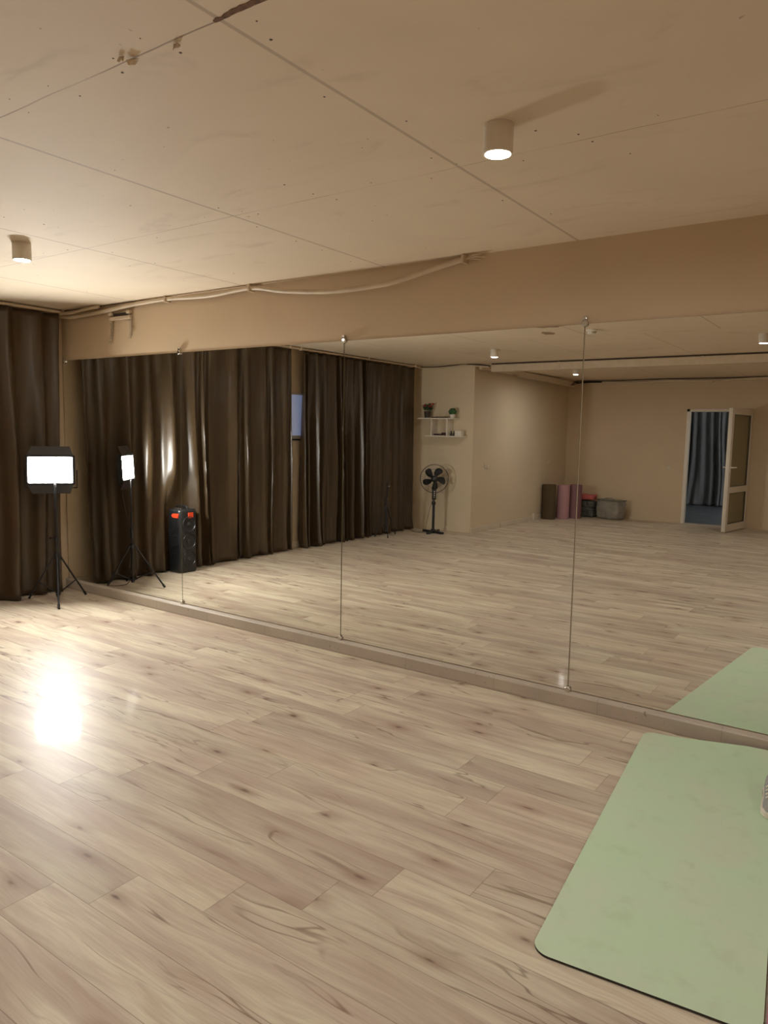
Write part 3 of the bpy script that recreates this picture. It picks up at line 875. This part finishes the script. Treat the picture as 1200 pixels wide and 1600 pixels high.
for k in range(8):
    bm = B(); a = k * 2.4; cx, cy_, cz = .055 * math.cos(a) + (.03 if k == 5 else 0), .04 * math.sin(a), .165 + .018 * (k % 3)
    for i in range(3): lathe(bm, [(0, -.008), (.018, -.002 + i * .004), (.024 - i * .004, .010), (.006, .012), (0, .010)], 8, (cx + .006 * i, cy_, cz + i * .005))
    obj('flower', bm, M['redleaf'], t, True)
# ball plant in white pot
t = thing('ball_plant', 'round green ball plant in a small white pot', 'potted plant', (-5.55, -5.80, 1.722))
bm = B(); lathe(bm, [(0, 0), (.030, 0), (.042, .03), (.043, .055), (.038, .055), (.036, .045), (0, .045)], 24); obj('pot', bm, M['whitep'], t, True)
bm = B(); bmesh.ops.create_icosphere(bm, subdivisions=4, radius=.055, matrix=Matrix.Translation((0, 0, .088)))
for v in bm.verts:
    d = (v.co - Vector((0, 0, .088))).normalized(); v.co += d * .010 * noise.noise(v.co * 90)
leafblob(bm, 160, .062, .088, .012); obj('foliage', bm, M['leaf'], t)
# flat dark slab between the pots
bm = B(); box(bm, (-5.90, -5.87, 1.7225), (-5.66, -5.75, 1.732), .004); box(bm, (-5.88, -5.86, 1.732), (-5.70, -5.77, 1.737), .002)
tag(obj('flat_slab', bm, M['pot_dark']), 'flat dark slab between the two pots on the shelf top', 'item')
# lower shelf
bm = B()
for k in range(22):
    x = -5.84 + .22 * k / 21; bmesh.ops.create_icosphere(bm, subdivisions=2, radius=.010 + .006 * rn.random(), matrix=Matrix.Translation((x, -5.79 + .035 * math.sin(k * 1.9), 1.472 + (.018 if k in (13, 14, 15, 16, 17) else 0))))
tag(obj('bead_string', bm, mottled('dark_plum_beads', (.05, .02, .03), .3, .4, 40), smooth=True), 'dark plum bead string lying in the middle shelf bay', 'beads')
fg = None
for x, lb in ((-5.555, 'small black figurine on the lower shelf beside the upright'), (-5.505, 'small black figurine on the lower shelf beside the white box')):
    if fg is None:
        fg = bpy.data.objects.new('figurine', None); col.objects.link(fg)
        bm = B(); lathe(bm, [(0, 0), (.017, 0), (.020, .02), (.014, .045), (.008, .052), (0, .052)], 18); obj('body', bm, M['black'], fg, True)
        bm = B(); lathe(bm, [(0, .050), (.010, .054), (.013, .064), (.009, .074), (0, .077)], 18); obj('head', bm, M['black'], fg, True); o = fg
    else: o = copy_tree(fg)
    o.location = (x, -5.79, 1.457); tag(o, lb, 'figurine', 'figurines on the lower shelf')
t = thing('storage_box', 'small white lidded box at the end of the lower shelf', 'box', (-5.425, -5.80, 1.457))
bm = B(); box(bm, (-.055, -.045, 0), (.055, .045, .065), .004); obj('box_body', bm, M['whitep'], t)
bm = B(); box(bm, (-.058, -.048, .058), (.058, .048, .078), .004); obj('lid', bm, M['whitep'], t)

# ------------------------------------------------------------------ sockets and switch
def socket(x, y, z, face, label, cat='socket', sw=False):
    t = thing('light_switch' if sw else 'wall_socket', label, cat, (x, y, z), 0 if face == '+x' else R(90))
    bm = B(); box(bm, (0, -.036, -.036), (.008, .036, .036), .003); obj('plate', bm, M['trimw'], t)
    if sw:
        bm = B(); box(bm, (.007, -.026, -.030), (.013, .026, .030), .003); obj('rocker', bm, M['trimw'], t)
    else:
        bm = B(); MM = Matrix.Rotation(R(90), 4, 'Y'); lathe(bm, [(.026, .008), (.026, .011), (.022, .011), (.020, .002), (0, .002)], 24, M4=MM); obj('socket_ring', bm, M['whitep'], t, True)
        bm = B()
        for s in (-1, 1): tube(bm, [(.0095, s * .0095, 0), (.003, s * .0095, 0)], .003, 8)
        obj('pin_holes', bm, M['blackp'], t)
socket(XP, -6.40, .99, '+x', 'white wall socket nearer the pale wall edge')
socket(XP, -6.32, 1.01, '+x', 'white wall socket paired beside its twin near the wall edge')
socket(XP, -8.80, 1.005, '+x', 'white wall socket above the olive rolled mat')
socket(-3.35, YB, .95, '+y', 'round-edged white light switch beside the open door', 'switch', True)
bm = B(); box(bm, (XP + .001, -8.21, 0.0), (XP + .03, -8.17, .115), .003); tag(obj('cable_cover', bm, M['whitep']), 'small white cover piece on the skirting near the rolled mats', 'cover')

# ------------------------------------------------------------------ conduits and cables
def corrugated(name, pts, r, mat, label, cat, parent=None, ribs=True):
    cv = smooth_curve(pts, 14)
    # resample
    out = [cv[0]]
    acc = 0
    for p, q in zip(cv, cv[1:]):
        d = (q - p).length; s = 0
        while acc + (d - s) >= .008:
            s += .008 - acc; acc = 0; out.append(p.lerp(q, s / d))
        acc += d - s
    bm = B(); radii = [r * (1.0 if i % 2 else .90) for i in range(len(out))] if ribs else None
    tube(bm, out, r, 12, radii=radii)
    o = obj(name, bm, M[mat], parent, True)
    if parent is None: tag(o, label, cat)
    return o
t = thing('cable_conduit', 'sagging pale corrugated conduit hanging under the ceiling above the mirrors', 'conduit')
pp = [(-6.27, -.03, 2.475), (-6.10, -.035, 2.452), (-5.94, -.03, 2.452), (-5.62, -.03, 2.463), (-5.22, -.03, 2.487), (-4.78, -.03, 2.496), (-4.30, -.03, 2.478), (-3.86, -.03, 2.492), (-3.53, -.035, 2.44), (-3.13, -.04, 2.400), (-2.72, -.04, 2.402), (-2.53, -.035, 2.425), (-2.35, -.03, 2.460), (-2.14, -.025, 2.494)]
corrugated('conduit', pp, .0165, 'cream', '', '', t)
for x, z in ((-6.25, 2.478), (-4.78, 2.496), (-3.86, 2.492), (-2.14, 2.494)):
    bm = B(); box(bm, (x - .009, -.055, z - .026), (x + .009, .004, z + .022), .004); obj('clip', bm, M['cream'], t, True)
bm = B()
for k, (dx, dz) in enumerate(((.09, -.012), (.11, .006), (.07, .012), (.12, -.004))):
    tube(bm, smooth_curve([(-2.14, -.025, 2.494), (-2.10 + dx * .3, -.04 - .01 * (k % 2), 2.496 + dz), (-2.13 + dx, -.03, 2.492 + dz)], 5), .0035, 6)
obj('wire_ends', bm, M['cream'], t, True)
# second thinner conduit bundle near corner
corrugated('cable_conduit', [(-6.27, -.075, 2.485), (-6.0, -.075, 2.478), (-5.82, -.07, 2.492), (-5.62, -.06, 2.50)], .013, 'cream', 'short pale conduit piece lying beside the curtain top', 'conduit')
# perforated hangers
t = thing('metal_hanger', 'pale perforated metal hanger strips with crossbar above the corner mirror', 'bracket', (0, 0, 0))
for x0, x1, z1 in ((-5.52, -5.535, 2.205), (-5.275, -5.262, 2.225)):
    bm = B()
    n = 9
    for i in range(n):
        za = 2.44 + (z1 - 2.44) * i / n; zb2 = 2.44 + (z1 - 2.44) * (i + 1) / n; xa = x0 + (x1 - x0) * i / n
        yo = -.006 - (.012 if i == n - 1 else 0) - .002 * math.sin(i)
        for lo, hi in ((-.016, -.006), (.006, .016)): box(bm, (xa + lo, yo - .002, zb2), (xa + hi, yo, za))
        box(bm, (xa - .016, yo - .002, zb2), (xa + .016, yo, zb2 + abs(za - zb2) * .45))
    box(bm, (x0 - .020, -.030, 2.425), (x0 + .020, .002, 2.448), .003)
    obj('hanger_strip', bm, M['cream'], t)
bm = B(); box(bm, (-5.535, -.022, 2.385), (-5.26, .002, 2.412), .003); obj('crossbar', bm, M['cream'], t)
bm = B(); box(bm, (-5.50, -.008, 2.414), (-5.30, .003, 2.440), .001); obj('slot', bm, M['cable'], t)
# ceiling gap along the mirror wall (dark crack)
bm = B(); prism(bm, [(-6.28, -.006), (-6.28, -.03), (-5.9, -.028), (-5.3, -.012), (-4.8, -.006)], ZC - .003, ZC + .001)
obj('ceiling_gap', bm, M['dark_brown'], ceiling)
# loose cable duct on the boxed-out corner
t = thing('cable_duct', 'loose pale cable duct hanging down from the ceiling edge', 'duct')
def duct(bm, a, b, w_, h_):
    a, b = Vector(a), Vector(b); d = (b - a); L = d.length; q = d.to_track_quat('X', 'Z').to_matrix().to_4x4(); MM = Matrix.Translation(a) @ q
    box(bm, (0, -w_ / 2, -h_ / 2), (L, w_ / 2, h_ / 2), .003, M4=MM)
bm = B(); duct(bm, (-5.20, -5.98, 2.475), (-5.16, -7.30, 2.47), .05, .06); duct(bm, (-5.17, -7.20, 2.472), (-5.07, -9.36, 2.428), .07, .09); obj('duct_channel', bm, M['cream'], t)
bm = B()
for k in range(6):
    tube(bm, smooth_curve([(-5.20, -7.3, 2.508), (-5.17 + .01 * k, -8.3, 2.490 - .004 * k), (-5.13 + .012 * k, -9.1, 2.46 - .012 * k), (-5.05 + .03 * k, -9.35, 2.48 - .015 * (k % 3)), (-4.6, -9.57, 2.495 - .005 * k)], 8), .006, 6)
obj('loose_cables', bm, M['cable'], t, True)
# pipe along the back wall
t = thing('wall_conduit', 'pale conduit running along the top of the wall with the door', 'conduit')
corrugated('conduit', [(-5.15, YB + .03, 2.475), (-4.6, YB + .03, 2.472), (-3.98, YB + .03, 2.455), (-3.4, YB + .03, 2.475), (-2.85, YB + .03, 2.46), (-1.9, YB + .03, 2.482), (-.8, YB + .03, 2.47), (1.0, YB + .03, 2.475)], .020, 'cream', '', '', t, False)
bm = B(); tube(bm, smooth_curve([(-5.1, YB + .02, 2.502), (-4.4, YB + .02, 2.498), (-3.5, YB + .02, 2.508), (-2.6, YB + .02, 2.500), (-1.2, YB + .02, 2.508), (1, YB + .02, 2.503)], 8), .007, 6); obj('dark_cable', bm, M['cable'], t, True)
for x in (-4.05, -2.75):
    bm = B(); box(bm, (x - .05, YB, 2.43), (x + .05, YB + .055, 2.46), .004); obj('junction', bm, M['cream'], t)
# wavy conduit above the wall shelf
t = thing('cable_bundle', 'wavy pale conduit with dark cable above the wall shelf', 'conduit')
corrugated('conduit', [(-6.26, YP + .03, 2.482), (-6.0, YP + .03, 2.475), (-5.8, YP + .03, 2.478), (-5.55, YP + .03, 2.492), (-5.40, YP + .03, 2.498), (-5.22, YP + .03, 2.485), (-5.0, YP + .035, 2.462)], .012, 'cream', '', '', t, False)
bm = B(); tube(bm, smooth_curve([(-6.26, YP + .02, 2.502), (-5.9, YP + .02, 2.494), (-5.5, YP + .02, 2.510), (-5.1, YP + .03, 2.488), (-4.99, YP + .03, 2.47)], 8), .006, 6)
tube(bm, smooth_curve([(-5.35, YP + .05, 2.508), (-5.15, YP + .06, 2.500), (-4.99, YP + .04, 2.48)], 8), .006, 6); obj('dark_cable', bm, M['cable'], t, True)

# ------------------------------------------------------------------ rolled mats
def roll(name, x, y, r, h, mat, label, a0, group='rolled mats in the far corner'):
    th = .009; turns = (r - .035) / th / 1.12; n = int(turns * 26); outer, inner = [], []
    for i in range(n + 1):
        a = a0 - 2 * PI * turns * (1 - i / n); rr = .035 + (r - .035) * i / n
        outer.append((rr * math.cos(a), rr * math.sin(a))); inner.append(((rr - th) * math.cos(a), (rr - th) * math.sin(a)))
    bm = B(); rows = []
    for i in range(n + 1):
        o_, q = outer[i], inner[i]
        dz = .004 * math.sin(i * .13)
        rows.append([bm.verts.new((o_[0], o_[1], 0)), bm.verts.new((o_[0], o_[1], h + dz)), bm.verts.new((q[0], q[1], h + dz)), bm.verts.new((q[0], q[1], 0))])
    for A, C in zip(rows, rows[1:]):
        for k in range(4): bm.faces.new((A[k], C[k], C[(k + 1) % 4], A[(k + 1) % 4]))
    bm.faces.new(rows[0]); bm.faces.new(list(reversed(rows[-1])))
    o = obj(name, bm, M[mat], smooth=True, loc=(x, y, 0))
    return tag(o, label, 'rolled mat', group)
roll('rolled_mat', -5.115, -8.57, .126, .615, 'olive_roll', 'dark olive rolled mat standing upright against the wall', R(60))
roll('rolled_mat', -4.945, -8.82, .118, .605, 'pink_roll', 'pink rolled mat standing upright beside the olive one', R(120))
roll('rolled_mat', -4.80, -9.025, .118, .605, 'mauve_roll', 'mauve rolled mat standing half hidden behind the pink one', R(20))

# ------------------------------------------------------------------ bags
def bag(bm, lx_, ly_, h, seed, amp=.02, z0=0.0, sag=.02):
    r = bmesh.ops.create_cube(bm, size=1.0)
    bmesh.ops.subdivide_edges(bm, edges=bm.edges[:], cuts=18, use_grid_fill=True)
    for v in bm.verts:
        p = v.co * 2
        # superellipse rounding
        q = Vector((p.x, p.y, p.z)); e = 8
        m_ = (abs(q.x) ** e + abs(q.y) ** e + abs(q.z) ** e) ** (1 / e)
        q = q / m_ if m_ > 0 else q
        x, y, z = q.x * lx_ / 2, q.y * ly_ / 2, (q.z + 1) / 2 * h
        bl = 1 + .05 * math.sin((q.z + 1) / 2 * PI)
        x *= bl; y *= bl
        nz = Vector((x * 7, y * 7, z * 7 + seed)); k = noise.noise(nz) * amp + abs(noise.noise(nz * 2.3 + Vector((3, 1, 2)))) * amp * -.8 + noise.noise(nz * 5) * amp * .2
        d = Vector((q.x, q.y, q.z * .4)).normalized() if q.length > 0 else q
        v.co = Vector((x, y, z)) + d * k
        if q.z > .5: v.co.z -= sag * (1 - min(1, max(abs(q.x), abs(q.y)))) + sag * .6 * abs(noise.noise(Vector((x * 4, y * 4, seed))))
        v.co.z = max(v.co.z, 0.002) + z0
    return bm
ba = math.atan2(.17, .43)
t = thing('storage_bag', 'large grey cloth storage bag with a zipped top', 'bag', (-4.255, -9.395, 0), ba, 'cloth bags by the back wall')
bm = B(); bag(bm, .47, .27, .36, 4.2, .022); obj('bag_body', bm, M['bag_grey'], t, True)
bm = B(); tube(bm, smooth_curve([(x * .232, y * .132, .343 + .006 * math.sin(6 * x + 3 * y)) for x, y in ((-1, -1), (0, -1.03), (1, -1), (1.03, 0), (1, 1), (0, 1.03), (-1, 1), (-1.03, 0), (-1, -1))], 5), .006, 6); obj('piping', bm, M['bag_dark'], t, True)
bm = B(); tube(bm, smooth_curve([(-.09, .10, .345), (-.08, .06, .372), (.0, .04, .378), (.08, .06, .372), (.09, .10, .345)], 5), .007, 6); obj('strap', bm, M['bag_grey'], t, True)
t = thing('soft_bag', 'dark grey-green soft bag folded over, under coral pink cloth', 'bag', (-4.72, -9.44, 0), 0, 'cloth bags by the back wall')
bm = B(); bag(bm, .32, .27, .185, 9.1, .03); obj('lower_fold', bm, M['bag_dark'], t, True)
bm = B(); bag(bm, .32, .25, .145, 2.7, .03, .165); obj('upper_fold', bm, M['bag_dark'], t, True)
bm = B(); bag(bm, .30, .23, .11, 6.7, .03, .318); o = obj('folded_cloth', bm, M['bag_pink'], smooth=True); o.location = (-4.72, -9.43, 0); tag(o, 'coral pink folded cloth lying on the dark soft bag', 'cloth')

# ------------------------------------------------------------------ exercise mats by the mirror
def mat_mesh(c0, ux, uy, wd, ln, r, th, curl, zb_=0.001):
    """c0: corner at the mirror end, left; ux across, uy along (away from mirror)"""
    nx, ny = 30, 90; bm = B(); g = {}
    top, bot = [], []
    def pos(a, b):   # a in 0..wd, b in 0..ln, squared grid pulled onto rounded corners
        return Vector(c0) + Vector(ux) * a + Vector(uy) * b
    def inset(b):
        # side inset for the rounded corners
        if b < r: return r - math.sqrt(max(0, r * r - (r - b) ** 2))
        if b > ln - r: return r - math.sqrt(max(0, r * r - (b - ln + r) ** 2))
        return 0
    bs = [r * (1 - math.cos(PI / 2 * i / 8)) for i in range(9)] + [r + (ln - 2 * r) * i / (ny - 1) for i in range(1, ny - 1)] + [ln - r * (1 - math.cos(PI / 2 * i / 8)) for i in range(8, -1, -1)]
    for L_, z in ((bot, 0), (top, th)):
        for b in bs:
            ins = inset(b); row = []
            for i in range(nx + 1):
                a = ins + (wd - 2 * ins) * i / nx
                p = pos(a, b); zz = z + zb_ + curl(a, b) + .0006 * noise.noise(Vector((a * 6, b * 6, 1)))
                row.append(bm.verts.new((p.x, p.y, max(zz, z + .0006))))
            L_.append(row)
    n = len(bs)
    for j in range(n - 1):
        for i in range(nx):
            f = bm.faces.new((top[j][i], top[j][i + 1], top[j + 1][i + 1], top[j + 1][i])); f.material_index = 0
            f = bm.faces.new((bot[j][i], bot[j + 1][i], bot[j + 1][i + 1], bot[j][i + 1])); f.material_index = 1
    for j in range(n - 1):
        for i in (0, nx): bm.faces.new((bot[j][i], bot[j + 1][i], top[j + 1][i], top[j][i])).material_index = 1
    for i in range(nx):
        for j in (0, n - 1): bm.faces.new((bot[j][i], bot[j][i + 1], top[j][i + 1], top[j][i])).material_index = 1
    return bm
# green mat
c0 = Vector((-.965, -.105, 0)); c1 = Vector((-.775, -1.945, 0))
uy = (c1 - c0).normalized(); ux = Vector((-uy.y, uy.x, 0)); ln = (c1 - c0).length
def curl(a, b):
    k = max(0, 1 - b / .16); s = max(0, min(1, (a - .12) / .35)); return .028 * k * k * s
bm = mat_mesh(c0, ux, uy, .605, ln, .055, .007, curl)
o = obj('exercise_mat', bm, [M['mat'], M['under']], smooth=True)
tag(o, 'pale mint green exercise mat unrolled on the floor by the mirrors', 'exercise mat', 'exercise mats on the floor')
p0 = c0 + ux * .612 + uy * .12
bm = mat_mesh(p0, ux, uy, .60, 1.83, .05, .007, lambda a, b: 0)
o = obj('exercise_mat', bm, [M['pink_mat'], M['under']], smooth=True)
tag(o, 'pink exercise mat along the right edge of the green mat', 'exercise mat', 'exercise mats on the floor')

# sneaker at the frame's edge, on the green mat
t = thing('sneaker', 'pale grey and white sneaker on the green mat at the frame edge', 'shoe', (-.322, -.56, .009), R(-82))
def shoe_ring(x, w_, z0, z1, n=14, top=.5):
    out = []
    for k in range(n):
        a = 2 * PI * k / n; out.append((x, w_ * math.cos(a) * (1.0 if math.sin(a) < 0 else .85), (z0 + z1) / 2 + (z1 - z0) / 2 * math.sin(a)))
    return out
def loft(bm, rings):
    R_ = [[bm.verts.new(p) for p in r_] for r_ in rings]
    for A, C in zip(R_, R_[1:]):
        n = len(A)
        for k in range(n): bm.faces.new((A[k], A[(k + 1) % n], C[(k + 1) % n], C[k]))
    bm.faces.new(R_[0]); bm.faces.new(list(reversed(R_[-1])))
bm = B(); loft(bm, [shoe_ring(x, w_, .004, zt) for x, w_, zt in ((-.13, .015, .05), (-.125, .032, .09), (-.10, .038, .100), (-.05, .037, .095), (0, .038, .085), (.05, .044, .065), (.09, .045, .052), (.125, .034, .042), (.14, .012, .028))])
obj('upper', bm, mottled('pale_grey_mesh', S(150, 150, 146), .1, .8, 60, .2, 400), t, True)
bm = B(); sole = [(-.138, 0), (-.130, .028), (-.10, .040), (0, .038), (.06, .048), (.10, .048), (.135, .034), (.148, 0), (.135, -.034), (.10, -.048), (.06, -.046), (0, -.036), (-.10, -.040), (-.130, -.028)]
prism(bm, sole, 0, .024); bmesh.ops.bevel(bm, geom=bm.edges[:], offset=.004, segments=2, affect='EDGES'); obj('sole', bm, M['whitep'], t, True)
bm = B()
for x in (.0, .02, .04, .06): tube(bm, smooth_curve([(x, -.03, .07 - x * .3), (x + .004, 0, .096 - x * .45), (x, .03, .07 - x * .3)], 4), .0035, 6)
obj('laces', bm, M['whitep'], t, True)
bm = B(); tube(bm, smooth_curve([(-.128, .0, .06), (-.142, 0, .085), (-.135, 0, .112), (-.120, 0, .098)], 5), .006, 6); obj('heel_loop', bm, M['whitep'], t, True)
